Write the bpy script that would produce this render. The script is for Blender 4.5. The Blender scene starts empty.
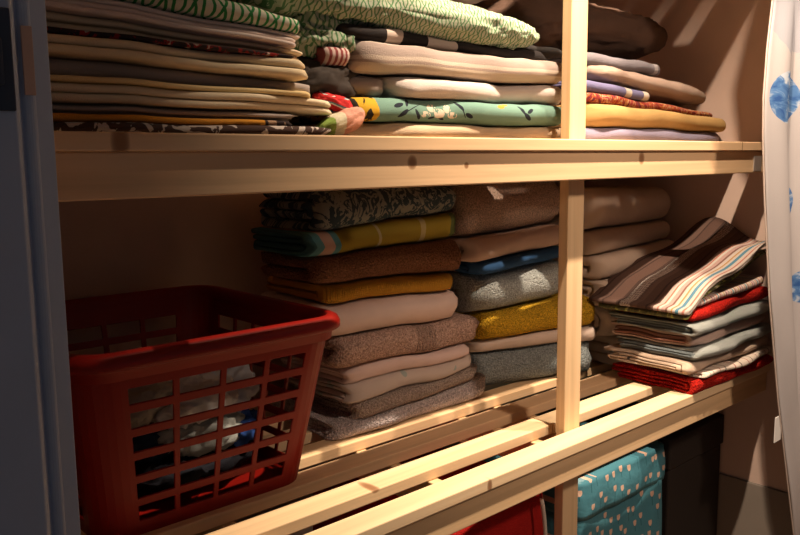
import bpy, bmesh, math, random
from mathutils import Vector, Matrix, noise
random.seed(7)
SC = bpy.context.scene
COL = SC.collection
PI = math.pi

# ------------------------------------------------------------------ camera
cd = bpy.data.cameras.new('camera'); cam = bpy.data.objects.new('camera', cd); COL.objects.link(cam)
cd.sensor_width = 36; cd.lens = 36.0; cd.clip_start = .02
f_ = Vector((.667, .733, -.134)).normalized(); r_ = Vector((.739, -.674, -.010))
r_ = (r_ - f_ * r_.dot(f_)).normalized(); u_ = r_.cross(f_)
m = Matrix((r_, u_, -f_)).transposed().to_4x4(); m.translation = Vector((0, -.735, -.028))
cam.matrix_world = m
SC.camera = cam
# ------------------------------------------------------------------ light
w = bpy.data.worlds.new('world'); SC.world = w; w.use_nodes = True
w.node_tree.nodes['Background'].inputs[0].default_value = (1.0, .86, .82, 1)
w.node_tree.nodes['Background'].inputs[1].default_value = .07
def spot(name, loc, target, power, size, blend, rad, col):
    l = bpy.data.lights.new(name, 'SPOT'); l.energy = power; l.spot_size = math.radians(size); l.spot_blend = blend
    l.shadow_soft_size = rad; l.color = col
    o = bpy.data.objects.new(name, l); COL.objects.link(o); o.location = loc
    o.rotation_euler = (Vector(target) - Vector(loc)).to_track_quat('-Z', 'Y').to_euler()
    return o
WARM = (1.0, .79, .58)
spot('ceiling_spot', (.95, -.29, .97), (1.20, .12, -.3), 150, 84, 1.0, .012, WARM)
spot('ceiling_spot', (1.38, -.30, .97), (1.30, .12, -.3), 95, 80, 1.0, .012, WARM)
spot('fill_lamp', (.95, -1.45, 1.0), (1.38, .10, -.25), 70, 50, 1.0, .10, (1.0, .74, .54))  # added soft fill standing in for room bounce on the towel fronts
SC.view_settings.view_transform = 'Standard'; SC.view_settings.look = 'None'
SC.view_settings.gamma = 1; SC.view_settings.use_curve_mapping = False
SC.view_settings.exposure = 0.12

# ------------------------------------------------------------------ material helpers
class NT:
    def __init__(s, name):
        s.m = bpy.data.materials.new(name); s.m.use_nodes = True
        s.t = s.m.node_tree; s.b = s.t.nodes['Principled BSDF']
        s.b.inputs['Specular IOR Level'].default_value = .15
    def n(s, typ, **k):
        n = s.t.nodes.new(typ)
        for a, b in k.items(): setattr(n, a, b)
        return n
    def put(s, sock, v):
        if isinstance(v, (int, float)): sock.default_value = v
        elif isinstance(v, tuple): sock.default_value = v if len(v) == 4 or sock.type == 'VECTOR' else (*v, 1)
        else: s.t.links.new(v, sock)
    def M(s, op, a, b=0.0, c=None):
        n = s.n('ShaderNodeMath', operation=op); s.put(n.inputs[0], a); s.put(n.inputs[1], b)
        if c is not None: s.put(n.inputs[2], c)
        return n.outputs[0]
    def uv(s):
        n = s.n('ShaderNodeUVMap'); n.uv_map = 'UVMap'; return n.outputs[0]
    def obj(s): return s.n('ShaderNodeTexCoord').outputs['Object']
    def mapv(s, v, sc=(1, 1, 1), loc=(0, 0, 0), rot=(0, 0, 0)):
        n = s.n('ShaderNodeMapping'); s.put(n.inputs[0], v); n.inputs['Scale'].default_value = sc
        n.inputs['Location'].default_value = loc; n.inputs['Rotation'].default_value = rot; return n.outputs[0]
    def xyz(s, v):
        n = s.n('ShaderNodeSeparateXYZ'); s.put(n.inputs[0], v); return n.outputs
    def comb(s, x, y, z=0.0):
        n = s.n('ShaderNodeCombineXYZ'); s.put(n.inputs[0], x); s.put(n.inputs[1], y); s.put(n.inputs[2], z); return n.outputs[0]
    def noise(s, v, scale, detail=2, rough=.5, dist=0.0):
        n = s.n('ShaderNodeTexNoise'); s.put(n.inputs['Vector'], v); n.inputs['Scale'].default_value = scale
        n.inputs['Detail'].default_value = detail; n.inputs['Roughness'].default_value = rough; n.inputs['Distortion'].default_value = dist
        return n.outputs['Fac']
    def vor(s, v, scale, rnd=1.0, feature='F1', out='Distance', dims='3D'):
        n = s.n('ShaderNodeTexVoronoi', feature=feature, voronoi_dimensions=dims); s.put(n.inputs['Vector'], v)
        n.inputs['Scale'].default_value = scale; n.inputs['Randomness'].default_value = rnd
        return n.outputs[out]
    def ramp(s, fac, stops, interp='LINEAR'):
        n = s.n('ShaderNodeValToRGB'); r = n.color_ramp; r.interpolation = interp
        while len(r.elements) < len(stops): r.elements.new(.5)
        for e, (p, c) in zip(r.elements, stops):
            e.position = p
            e.color = (*c, 1) if len(c) == 3 else c
        s.put(n.inputs[0], fac); return n.outputs[0]
    def mix(s, f, a, b, mode='MIX'):
        n = s.n('ShaderNodeMix', data_type='RGBA', blend_type=mode)
        s.put(n.inputs[0], f); s.put(n.inputs[6], a); s.put(n.inputs[7], b); return n.outputs[2]
    def lt(s, a, b): return s.M('LESS_THAN', a, b)
    def gt(s, a, b): return s.M('GREATER_THAN', a, b)
    def color(s, c): s.put(s.b.inputs['Base Color'], c)
    def bump(s, h, strength=.5, dist=.002, prev=None):
        n = s.n('ShaderNodeBump'); n.inputs['Strength'].default_value = strength; n.inputs['Distance'].default_value = dist
        s.put(n.inputs['Height'], h)
        if prev is not None: s.put(n.inputs['Normal'], prev)
        return n.outputs[0]
    def done(s, normal=None, rough=.9, sheen=0.0):
        if normal is not None: s.put(s.b.inputs['Normal'], normal)
        s.b.inputs['Roughness'].default_value = rough
        s.b.inputs['Sheen Weight'].default_value = sheen
        return s.m
def cloth_finish(n, kind, sheen=.0, loops=230):
    o = n.obj()
    if kind == 'terry':
        h = n.M('ADD', n.M('ADD', n.M('MULTIPLY', n.noise(o, loops, 3, .7), 1.3), n.M('MULTIPLY', n.vor(o, loops * 1.3), .5)), n.M('MULTIPLY', n.noise(o, 40, 2), .9))
        return n.done(n.bump(h, 1.0, .010), .95, sheen)
    if kind == 'rib':
        x = n.xyz(n.uv()); h = n.M('SINE', n.M('MULTIPLY', x[0], 1500))
        return n.done(n.bump(h, .8, .001), .95, sheen)
    h = n.M('ADD', n.noise(o, 900, 1), n.M('MULTIPLY', n.noise(o, 28, 3), 1.2))
    return n.done(n.bump(h, .6, .0022 if kind == 'weave' else .007), .85, sheen)
def plain(name, c, kind='weave', var=.12, c2=None, **k):
    n = NT(name); c2 = c2 or tuple(x * (1 - var) for x in c)
    if kind == 'terry':
        f = n.ramp(n.noise(n.obj(), 330, 2, .7), [(.36, (0, 0, 0)), (.64, (1, 1, 1))])
        n.color(n.mix(f, tuple(x * .62 for x in c), tuple(min(1, x * 1.30) for x in c)))
    else: n.color(n.mix(n.noise(n.obj(), 22, 3), c2, tuple(min(1, x * (1 + var)) for x in c)))
    return cloth_finish(n, kind, **k)
def stripes(name, stops, period, axis=0, kind='weave', off=0.0, **k):
    n = NT(name); x = n.xyz(n.uv())[axis]
    fr = n.M('FRACT', n.M('ADD', n.M('DIVIDE', x, period), off + 10))
    n.color(n.ramp(fr, stops, 'CONSTANT')); return cloth_finish(n, kind, **k)
def loops(name, base, line, pu=.018, pv=.034, thick=.09):
    n = NT(name); x = n.xyz(n.uv())
    u = n.M('ADD', n.M('DIVIDE', x[0], pu), 50.0)
    par = n.M('MULTIPLY', n.M('MODULO', n.M('FLOOR', u), 2.0), .5)
    v = n.M('ADD', n.M('ADD', n.M('DIVIDE', x[1], pv), par), 50.0)
    fv = n.M('FRACT', v)
    wdt = n.M('MULTIPLY', n.M('POWER', n.M('SINE', n.M('MULTIPLY', fv, PI)), .8), n.M('MULTIPLY_ADD', fv, .22, .24))
    c_ = n.M('ABSOLUTE', n.M('SUBTRACT', n.M('FRACT', u), .5))
    d = n.M('ABSOLUTE', n.M('SUBTRACT', c_, wdt))
    n.color(n.mix(n.lt(d, thick), base, line)); return cloth_finish(n, 'weave')
def floral(name, base, spot_, spot2, scale=14, thr=.33, thr2=.25, kind='weave', dist=2.2):
    n = NT(name); uv = n.uv()
    a = n.noise(uv, scale, 3, .6, dist); b = n.vor(uv, scale * 1.3, 1, 'SMOOTH_F1')
    c = n.mix(n.gt(a, 1 - thr - .12), base, spot_)
    c = n.mix(n.lt(b, thr2), c, spot2)
    n.color(c); return cloth_finish(n, kind)

def wood(name, c=(.80, .60, .36), axis='X', knots=()):
    n = NT(name); o = n.obj()
    sc = {'X': (1.5, 40, 40), 'Y': (40, 1.5, 40), 'Z': (40, 40, 1.5)}[axis]
    g = n.noise(n.mapv(o, sc), 1.0, 4, .55, .6); g2 = n.noise(n.mapv(o, tuple(v * 5 if v > 2 else v * 2 for v in sc)), 1, 3)
    col = n.ramp(g, [(.25, tuple(x * .80 for x in c)), (.5, c), (.8, (min(1, c[0] * 1.07), min(1, c[1] * 1.12), min(1, c[2] * 1.22)))])
    col = n.mix(n.M('MULTIPLY', g2, .22), col, (c[0] * .62, c[1] * .50, c[2] * .36))
    for (p, rx, rz) in knots:
        d = n.n('ShaderNodeVectorMath', operation='SUBTRACT'); n.put(d.inputs[0], o); d.inputs[1].default_value = p
        e = n.n('ShaderNodeVectorMath', operation='DIVIDE'); n.put(e.inputs[0], d.outputs[0]); e.inputs[1].default_value = (rx, .03, rz)
        l = n.n('ShaderNodeVectorMath', operation='LENGTH'); n.put(l.inputs[0], e.outputs[0])
        k = n.M('SUBTRACT', 1.0, n.M('POWER', l.outputs['Value'], 4.0))
        k = n.M('MULTIPLY', n.M('MAXIMUM', k, 0.0), .85)
        col = n.mix(k, col, (.22, .085, .03))
    n.color(col); n.b.inputs['Specular IOR Level'].default_value = .3
    return n.done(n.bump(g2, .25, .0006), .55)
def simple(name, c, rough=.6, metal=0.0, spec=.4, bumpy=0):
    n = NT(name); n.b.inputs['Specular IOR Level'].default_value = spec; n.b.inputs['Metallic'].default_value = metal
    nz = n.noise(n.obj(), 18, 4)
    n.color(n.mix(nz, tuple(x * .92 for x in c), tuple(min(1, x * 1.06) for x in c)))
    return n.done(n.bump(n.noise(n.obj(), 160, 3), .3, bumpy) if bumpy else None, rough)

ZT, ZL, ZU = 0.0, -.489, .489
# ------------------------------------------------------------------ object helpers
def finish(o, label=None, cat=None, group=None, kind=None):
    if label: o['label'] = label
    if cat: o['category'] = cat
    if group: o['group'] = group
    if kind: o['kind'] = kind
    return o
def mesh_obj(name, verts, faces, mat, parent=None, smooth=True, uvs=None, loc=None, rotz=0):
    me = bpy.data.meshes.new(name); me.from_pydata([tuple(v) for v in verts], [], faces)
    if uvs is not None:
        ul = me.uv_layers.new(name='UVMap')
        for l in me.loops: ul.data[l.index].uv = uvs[l.vertex_index]
    me.materials.append(mat)
    bm = bmesh.new(); bm.from_mesh(me); bmesh.ops.recalc_face_normals(bm, faces=bm.faces); bm.to_mesh(me); bm.free()
    if smooth: me.polygons.foreach_set('use_smooth', [True] * len(me.polygons))
    o = bpy.data.objects.new(name, me); COL.objects.link(o)
    if parent: o.parent = parent
    if loc is not None: o.location = loc
    o.rotation_euler = (0, 0, rotz)
    return o
def empty(name, loc, label, cat, group=None):
    o = bpy.data.objects.new(name, None); COL.objects.link(o); o.location = loc; o.empty_display_size = .05
    return finish(o, label, cat, group)
def box(name, a, b, mat, parent=None, bevel=.0015, off=(0, 0, 0), seg=2):
    x0, y0, z0 = [p - q for p, q in zip(a, off)]; x1, y1, z1 = [p - q for p, q in zip(b, off)]
    v = [(x0, y0, z0), (x1, y0, z0), (x1, y1, z0), (x0, y1, z0), (x0, y0, z1), (x1, y0, z1), (x1, y1, z1), (x0, y1, z1)]
    f = [(0, 1, 2, 3), (4, 5, 6, 7), (0, 1, 5, 4), (1, 2, 6, 5), (2, 3, 7, 6), (3, 0, 4, 7)]
    o = mesh_obj(name, v, f, mat, parent, smooth=False)
    if bevel:
        bm = bmesh.new(); bm.from_mesh(o.data)
        bmesh.ops.bevel(bm, geom=bm.edges[:], offset=bevel, segments=seg, affect='EDGES', profile=.5)
        bm.to_mesh(o.data); bm.free()
    return o

NEST = [3, 0, 1, 2]; HALF = [1, 0]; ZIG = [0, 1, 2, 3]; TRI = [2, 0, 1]; ZIG6 = [0, 1, 2, 3, 4, 5]
NEST8 = [3, 0, 1, 2, 5, 4, 7, 6]
def folded(name, label, cat, x0, x1, yF, depth, zb, zt, mat, order=NEST, rot=0.0, group=None, seed=0, wob=.003,
           stack=0.0, fill=.93, warp=None, round_=.016, jit=.006, parent=None, crease=0.0, zn=.0022, step=.014, side='x'):
    """a cloth folded into layers; a real ribbon profile (y,z) run along x. zb=(left,right) zt=(left,right)"""
    rnd = random.Random(seed * 31 + 5)
    W = x1 - x0; n = len(order); zb = zb if isinstance(zb, tuple) else (zb, zb); zt = zt if isinstance(zt, tuple) else (zt, zt)
    h = ((zt[0] - zb[0]) + (zt[1] - zb[1])) / 2; p = h / n; th = p * fill
    zc = [(k + .5) * p for k in range(n)]
    fr = [abs(order[i] - order[i + 1]) * p / 2 for i in range(0, n - 1, 2)]
    Rf = max(fr) + th / 2; br = [abs(order[i] - order[i + 1]) * p / 2 for i in range(1, n - 1, 2)] or [p / 2]
    Rb = max(br) + th / 2
    yf, yb = -depth / 2 + Rf, depth / 2 - Rb
    rl = [rnd.random() * jit * .9 for _ in range(n + 1)]
    pts = []
    cur = 'B'
    def straight(a, b, z):
        k = max(2, int(abs(b - a) / .022))
        for i in range(k): pts.append((a + (b - a) * i / k, z))
    ends = []
    c_prev = yb
    for i in range(n):
        z = zc[order[i]]
        if i % 2 == 0:
            c = yf + (rnd.random() * jit if n > 2 else 0)
            straight(c_prev, c, z)
            if i < n - 1:
                z2 = zc[order[i + 1]]; R = abs(z2 - z) / 2; mid = (z + z2) / 2; sg = 1 if z2 > z else -1
                K = 9 if R > p * .8 else 6
                for k in range(K): a = PI * k / K; pts.append((c - R * math.sin(a), mid - sg * R * math.cos(a)))
            c_prev = c
        else:
            c = yb - rnd.random() * jit * 2
            straight(c_prev, c, z)
            if i < n - 1:
                z2 = zc[order[i + 1]]; R = abs(z2 - z) / 2; mid = (z + z2) / 2; sg = 1 if z2 > z else -1
                K = 5
                for k in range(K): a = PI * k / K; pts.append((c + R * math.sin(a), mid - sg * R * math.cos(a)))
            c_prev = c
    pts.append((c_prev if n % 2 == 0 else c_prev, zc[order[-1]]))
    P = [pts[0]]
    for q in pts[1:]:
        if (q[0] - P[-1][0]) ** 2 + (q[1] - P[-1][1]) ** 2 > 1e-9: P.append(q)
    m_ = len(P); nor = []; arc = [0.0]
    for i in range(m_):
        a = P[max(0, i - 1)]; b = P[min(m_ - 1, i + 1)]; d = math.hypot(b[0] - a[0], b[1] - a[1]) or 1
        nor.append((-(b[1] - a[1]) / d, (b[0] - a[0]) / d))
        if i: arc.append(arc[-1] + math.hypot(P[i][0] - P[i - 1][0], P[i][1] - P[i - 1][1]))
    e = min(.012, p * .6)
    xs = [0, e * .15, e * .45, e]
    k = max(3, int((W - 2 * e) / step))
    xs = xs + [e + (W - 2 * e) * i / k for i in range(1, k)] + [W - v for v in reversed(xs)]
    xc, yc = (x0 + x1) / 2, yF + depth / 2
    # keep the front-left corner region where it is when rotating: rotate about the centre
    ca, sa = math.cos(rot), math.sin(rot)
    V = []; U = []; F = []
    for x in xs:
        d = min(x, W - x); ts = 1.0 if d >= e else .45 + .55 * math.sqrt(max(0, 1 - (1 - d / e) ** 2))
        t = x / W
        b = zb[0] + (zb[1] - zb[0]) * t; tp = zt[0] + (zt[1] - zt[0]) * t
        pull = 0.0
        if d < round_: pull = round_ * (1 - math.sqrt(max(0, 1 - (1 - d / round_) ** 2)))
        ring = []
        for sgn in (1, -1):
            seq = range(m_) if sgn == 1 else range(m_ - 1, -1, -1)
            for i in seq:
                y = P[i][0] + sgn * nor[i][0] * th / 2 * ts; z = P[i][1] + sgn * nor[i][1] * th / 2 * ts
                lx = x - W / 2
                fd = (depth / 2 - y) / depth
                y2 = y + pull * fd
                lvl = int(min(n - 1, max(0, z / p)))
                wx, wy = xc + lx * ca - y2 * sa, yc + lx * sa + y2 * ca
                zz = b + (z / h) * (tp - b)
                y2 += wob * noise.noise(Vector((lx * 9, zz * 22, seed * 3.7))) * fd * 1.6
                lx2 = lx + (wob * 1.3 * noise.noise(Vector((y * 14, zz * 60, seed + 9.1))) + 0) * (abs(lx) / (W / 2)) ** 3
                fz = min(n - 1.001, max(0, z / p - .5)); li = int(fz); lx2 -= math.copysign((rl[li] * (1 - fz + li) + rl[li + 1] * (fz - li)) * (abs(lx) / (W / 2)) ** 8, lx)
                zz += zn * noise.noise(Vector((wx * 7, wy * 7, stack + 3.3))) + zn * .8 * noise.noise(Vector((wx * 16, wy * 16, stack + 7.7)))
                if crease:
                    zz += crease * noise.noise(Vector((wx * 22, wy * 22, seed))) * (z / h)
                    y2 += crease * 1.2 * noise.noise(Vector((lx * 25, zz * 30, seed + 5)))
                if warp:
                    dx, dy, dz = warp(wx, wy, (zz - b) / max(1e-4, tp - b)); lx2 += dx; y2 += dy; zz += dz
                zz = max(zz, ZL + .0006 if zb[0] < -.2 else (ZT + .0006 if zb[0] > -.01 else -9))
                V.append((lx2, y2, zz - zb[0])); U.append((lx + .5, arc[i]))
        ring = 2 * m_
    R = 2 * m_
    for s in range(len(xs) - 1):
        for i in range(R):
            j = (i + 1) % R
            F.append((s * R + i, s * R + j, (s + 1) * R + j, (s + 1) * R + i))
    for s in (0, len(xs) - 1):
        for i in range(m_ - 1):
            F.append((s * R + i, s * R + i + 1, s * R + R - 2 - i, s * R + R - 1 - i))
    o = mesh_obj(name, V, F, mat, parent, True, U, (xc, yc, zb[0]), rot)
    if not parent: finish(o, label, cat, group)
    return o

def pillow(name, label, cat, c, size, mat, rotz=0, tilt=0, seed=0, wr=.006, pw=.55, roll=0, nu=56, nv=28, group=None, freq=9, parent=None, flat=0):
    """soft stuffed or bundled cloth: a superellipsoid with folds"""
    V = []; U = []; F = []
    def sp(v, e): return math.copysign(abs(v) ** e, v)
    for j in range(nv + 1):
        ph = -PI / 2 + PI * j / nv
        for i in range(nu):
            th = 2 * PI * i / nu
            x = sp(math.cos(ph), .8) * sp(math.cos(th), pw); y = sp(math.cos(ph), .8) * sp(math.sin(th), pw); z = sp(math.sin(ph), .9)
            p = Vector((x * size[0] / 2, y * size[1] / 2, z * size[2] / 2))
            nrm = Vector((x / size[0], y / size[1], z / size[2])); nrm.normalize()
            a = noise.noise(Vector((p.x * freq * .5, p.y * freq, p.z * freq * 1.4)) + Vector((seed, 0, 0)))
            q = Vector((p.x * freq * 1.3, p.y * freq * 1.9, p.z * freq * 2.6))
            b = 1 - abs(noise.noise(q + Vector((0, seed, 0)))) * 2.6 + .5 * (1 - abs(noise.noise(q * 2.3 + Vector((4, seed, 0)))) * 2.6)
            p += nrm * (wr * a * 2 + wr * b)
            if flat and p.z < -size[2] / 2 * (1 - flat): p.z = -size[2] / 2 * (1 - flat)
            p.z += tilt * p.x; p.z += roll * p.y
            V.append(p); U.append((p.x, (ph / PI + .5) * (size[1] + size[2])))
    for j in range(nv):
        for i in range(nu):
            k = (i + 1) % nu
            F.append((j * nu + i, j * nu + k, (j + 1) * nu + k, (j + 1) * nu + i))
    # uv seam is inside the mirrored x mapping, no visible jump
    o = mesh_obj(name, V, F, mat, parent, True, U, c, rotz)
    if not parent: finish(o, label, cat, group)
    return o

# ------------------------------------------------------------------ setting
ZT, ZL, ZU = 0.0, -.489, .489      # tops of the shelf seen at eye level, of the lower one, of the one above the frame
FLOOR = -1.33; XW = 1.79; XL = .225; YB = .60
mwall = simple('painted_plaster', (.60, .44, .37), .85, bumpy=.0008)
mwl = simple('plaster_low_shaded', (.24, .20, .17), .85, bumpy=.0008)  # shade put into the colour: darker than the wall above
mfloor = wood('floorboards', (.30, .19, .11))
mdoor = simple('grey_paint', (.40, .50, .68), .5)
def st(o): o['kind'] = 'structure'; return o
st(box('floor', (-1.5, -2.2, FLOOR - .05), (XW + 1.2, YB + .1, FLOOR), mfloor, bevel=0))
st(box('wall_back', (XL - .1, YB, FLOOR), (XW + .1, YB + .08, 1.10), mwall, bevel=0))
st(box('wall_right', (XW, -.16, FLOOR), (XW + .1, YB, 1.10), mwall, bevel=0))
st(box('wall_left', (XL - .1, -.05, FLOOR), (XL, YB, 1.10), mwall, bevel=0))
st(box('ceiling', (-1.5, -2.2, 1.10), (XW + 1.2, YB + .1, 1.16), mwall, bevel=0))
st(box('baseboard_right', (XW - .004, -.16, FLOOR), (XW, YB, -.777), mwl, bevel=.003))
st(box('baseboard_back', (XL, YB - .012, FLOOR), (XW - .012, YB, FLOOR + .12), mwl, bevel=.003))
# door casing at the left, with its stepped profile
def prism_z(name, poly, z0, z1, mat, parent=None, loc=None):
    n = len(poly); V = [(x, y, z0) for x, y in poly] + [(x, y, z1) for x, y in poly]
    F = [tuple(range(n)), tuple(range(n, 2 * n))] + [(i, (i + 1) % n, n + (i + 1) % n, n + i) for i in range(n)]
    o = mesh_obj(name, V, F, mat, parent, False)
    b = o.modifiers.new('b', 'BEVEL'); b.width = .0012; b.segments = 2; b.limit_method = 'ANGLE'
    return o
jamb = st(prism_z('door_1', [(-.6, -.165), (.176, -.165), (.180, -.161), (.181, -.150)] + [(.1905 - .0045 * math.cos(a * PI / 8), -.146 - .0045 * math.sin(a * PI / 8)) for a in range(9)] + [(.196, -.142), (.2095, -.136), (.2115, -.130), (.2115, -.05), (-.6, -.05)], FLOOR, 1.10, mdoor))

# ------------------------------------------------------------------ shelving
PINE = (.80, .55, .33)
root = empty('shelving_unit', (XL, 0, FLOOR), 'open pine shelving unit of narrow slats between closet walls, holding the linens', 'shelf')
off = (XL, 0, FLOOR)
X0, X1 = XL + .002, XW - .002
def rel(p): return (p[0] - off[0], p[1] - off[1], p[2] - off[2])
wslat = [wood('pine_board', PINE), wood('pine_board_warm', (.76, .53, .31)), wood('pine_board_pale', (.82, .61, .38))]
wk_u = wood('pine_board_knot', PINE, knots=[(rel((.317, 0, -.009)), .010, .020), (rel((1.60, 0, -.009)), .002, .02)])
wk_ub = wood('pine_beam_knot', PINE, knots=[(rel((1.235, .006, -.030)), .010, .012), (rel((.697, .006, -.032)), .009, .010), (rel((.797, .006, -.037)), .005, .005)])
wk_l = wood('pine_front_knot', (.82, .61, .38), knots=[(rel((.841, 0.0, -.500)), .006, .012)])
wk_l2 = wood('pine_slat_knot', (.80, .58, .35), knots=[(rel((.696, .096, -.489)), .009, .006)])
wpost = wood('pine_post', (.80, .57, .34), axis='Z')
wbear = wood('pine_bearer', (.72, .52, .30), axis='Y')
SLW, PITCH = .045, .0853
def slat(z, k, mat, x0=X0, x1=X1): return box('slat', (x0, k * PITCH, z - .018), (x1, k * PITCH + SLW, z), mat, root, .0018, off)
for z in (ZT, ZL, ZU):
    for k in range(7):
        mt = wslat[(k + (0 if z == ZT else 1)) % 3]
        if z == ZT and k == 0: mt = wk_u
        if z == ZL and k == 0: mt = wk_l
        if z == ZL and k == 1:
            slat(z, k, wk_l2, X0, 1.1035); slat(z, k, wslat[2], 1.1065, X1)
        else: slat(z, k, mt)
    box('beam', (X0, .006, z - .063), (X1, .024, z - .0185), wk_ub if z == ZT else wslat[1 if z == ZL else 0], root, .0018, off)
    box('beam', (X0, .530, z - .063), (X1, .548, z - .0185), wslat[0], root, .0018, off)
    for bx in (.50, .80, 1.045, 1.145, 1.50):
        box('bearer', (bx, .0245, z - .063), (bx + .020, .5295, z - .0185), wbear, root, .0015, off)
box('post', (1.083, .0455, FLOOR), (1.127, .064, 1.05), wpost, root, .0015, off)
box('post', (1.083, .5585, FLOOR), (1.127, .577, 1.05), wpost, root, .0015, off)
mzinc = simple('zinc', (.55, .52, .50), .45, .8)
o = box('bracket', (1.665, .0035, -.060), (1.70, .0058, -.028), mzinc, root, .0006, off); o['label'] = 'small grey metal bracket screwed to the beam'

# ------------------------------------------------------------------ lower compartment, left: laundry basket
def rrect(hw, hd, r, side_x, side_y, nc=7):
    """perimeter points (x,y,tag) counter-clockwise starting at the front-left; side_x / side_y are breakpoints 0..1"""
    P = []
    def seg(a, b, br, tag):
        for t, tg in br: P.append((a[0] + (b[0] - a[0]) * t, a[1] + (b[1] - a[1]) * t, tg + tag if tg else ''))
    def arc(cx, cy, a0):
        for k in range(1, nc): a = a0 + PI / 2 * k / nc; P.append((cx + r * math.cos(a), cy + r * math.sin(a), ''))
    seg((-hw + r, -hd), (hw - r, -hd), side_x, 'f'); arc(hw - r, -hd + r, -PI / 2)
    seg((hw, -hd + r), (hw, hd - r), side_y, 'r'); arc(hw - r, hd - r, 0)
    seg((hw - r, hd), (-hw + r, hd), side_x, 'b'); arc(-hw + r, hd - r, PI / 2)
    seg((-hw, hd - r), (-hw, -hd + r), side_y, 'l'); arc(-hw + r, -hd + r, PI)
    return P
def breaks(nwin, rib):
    ww = (1 - rib * (nwin + 1)) / nwin; L = [(0, '')]; t = 0
    L = []
    for i in range(nwin):
        L.append((t, '')); L.append((t + rib, 'w')); t += rib + ww
    L.append((t, '')); L.append((1.0, ''))
    return L
mred = simple('red_plastic', (.21, .006, .003), .42, spec=.28)
BX, BY, BZ = .498, .335, ZL + .0005
bask = empty('laundry_basket', (BX, BY, BZ), 'red plastic laundry basket with open grid sides on the lower shelf at left', 'basket')
BH = .243
def basket_body():
    rows = [0, .016]; nrow = 6; top = .213; rh = (top - .022) / nrow
    lev = [(0, ''), (.022, '')]
    L = [0.0]; z = .020; tags = []
    for i in range(nrow): L += [z, z + rh * .66]; tags += ['', 'w']; z += rh
    L += [BH - .012, BH]; tags += ['', '']
    V = []; F = []; rings = []
    sx, sy = breaks(4, .032), breaks(5, .026)
    for z in L:
        t = z / BH; hw = .150 + .034 * t; hd = .148 + .048 * t; r = .040 + .004 * t
        rings.append(rrect(hw, hd, r, sx, sy))
    n = len(rings[0])
    for z, R in zip(L, rings):
        for x, y, tg in R: V.append((x, y, z))
    for j in range(len(L) - 1):
        for i in range(n):
            if tags[j] == 'w' and rings[0][i][2].startswith('w'): continue
            k = (i + 1) % n; F.append((j * n + i, j * n + k, (j + 1) * n + k, (j + 1) * n + i))
    o = mesh_obj('body', V, F, mred, bask, False)
    s = o.modifiers.new('s', 'SOLIDIFY'); s.thickness = .0035; s.offset = 1
    b = o.modifiers.new('b', 'BEVEL'); b.width = .0007; b.segments = 1; b.limit_method = 'ANGLE'; b.angle_limit = 1.0
    return sx, sy
sx, sy = basket_body()
def sweep(name, path_fn, prof, mat, parent):
    pass
def basket_rim():
    # outward rolled lip; profile (out, z)
    prof = [(0, -.028), (.004, -.030), (.006, -.016), (.011, -.012), (.014, -.016), (.0165, -.014), (.0165, -.006), (.013, .000), (.007, .003), (0, .004), (-.003, .002), (-.003, -.02)]
    V = []; F = []; ref = None
    K = len(prof)
    for (o_, dz) in prof:
        R = rrect(.184 + o_, .196 + o_, .044 + o_, [(i / 10, '') for i in range(10)], [(i / 10, '') for i in range(10)], 10)
        n = len(R)
        for x, y, _ in R: V.append((x, y, BH + dz))
    for j in range(K):
        jj = (j + 1) % K
        for i in range(n): k = (i + 1) % n; F.append((j * n + i, j * n + k, jj * n + k, jj * n + i))
    o = mesh_obj('rim', V, F, mred, bask, True)
    return o
basket_rim()
R_ = rrect(.149, .147, .039, [(i / 6, '') for i in range(6)], [(i / 6, '') for i in range(6)])
n_ = len(R_)
V = [(x, y, 0) for x, y, _ in R_] + [(x, y, .004) for x, y, _ in R_]
mesh_obj('base', V, [tuple(range(n_)), tuple(range(n_, 2 * n_))] + [(i, (i + 1) % n_, n_ + (i + 1) % n_, n_ + i) for i in range(n_)], mred, bask, False)
# reinforcing ribs outside the front and the corner
garm = [('white', (.62, .60, .60), (.02, -.055, .125), (.13, .10, .05), 'crumpled white garment in the red laundry basket, topmost by the front grid'),
        ('light', (.55, .58, .66), (.075, -.02, .118), (.10, .12, .06), 'pale blue-white garment in the red laundry basket, right of the white one'),
        ('navy', (.02, .03, .06), (-.02, .02, .080), (.20, .22, .050), 'dark navy garment filling the middle of the red laundry basket'),
        ('grey', (.30, .31, .30), (.02, -.075, .084), (.13, .06, .035), 'crumpled grey garment low behind the front grid of the red basket'),
        ('blue', (.03, .08, .30), (.080, -.06, .072), (.06, .08, .035), 'bright blue garment in the front right corner of the red basket'),
        ('black', (.012, .012, .018), (.0, -.00, .036), (.235, .235, .036), 'black garment lying on the bottom of the red laundry basket'),
        ('taupe', (.36, .32, .28), (-.07, -.05, .148), (.10, .12, .06), 'crumpled taupe garment at the left in the red laundry basket')]
for i, (nm, c, p, s, lb) in enumerate(garm):
    pillow('garment', lb, 'clothing', (BX + p[0], BY + p[1], BZ + p[2] + .004), s, plain('cotton_' + nm, c), seed=i * 3.3 + 1, wr=.007, freq=30, nu=80, nv=44, pw=.8, group=None, rotz=i)

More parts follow.
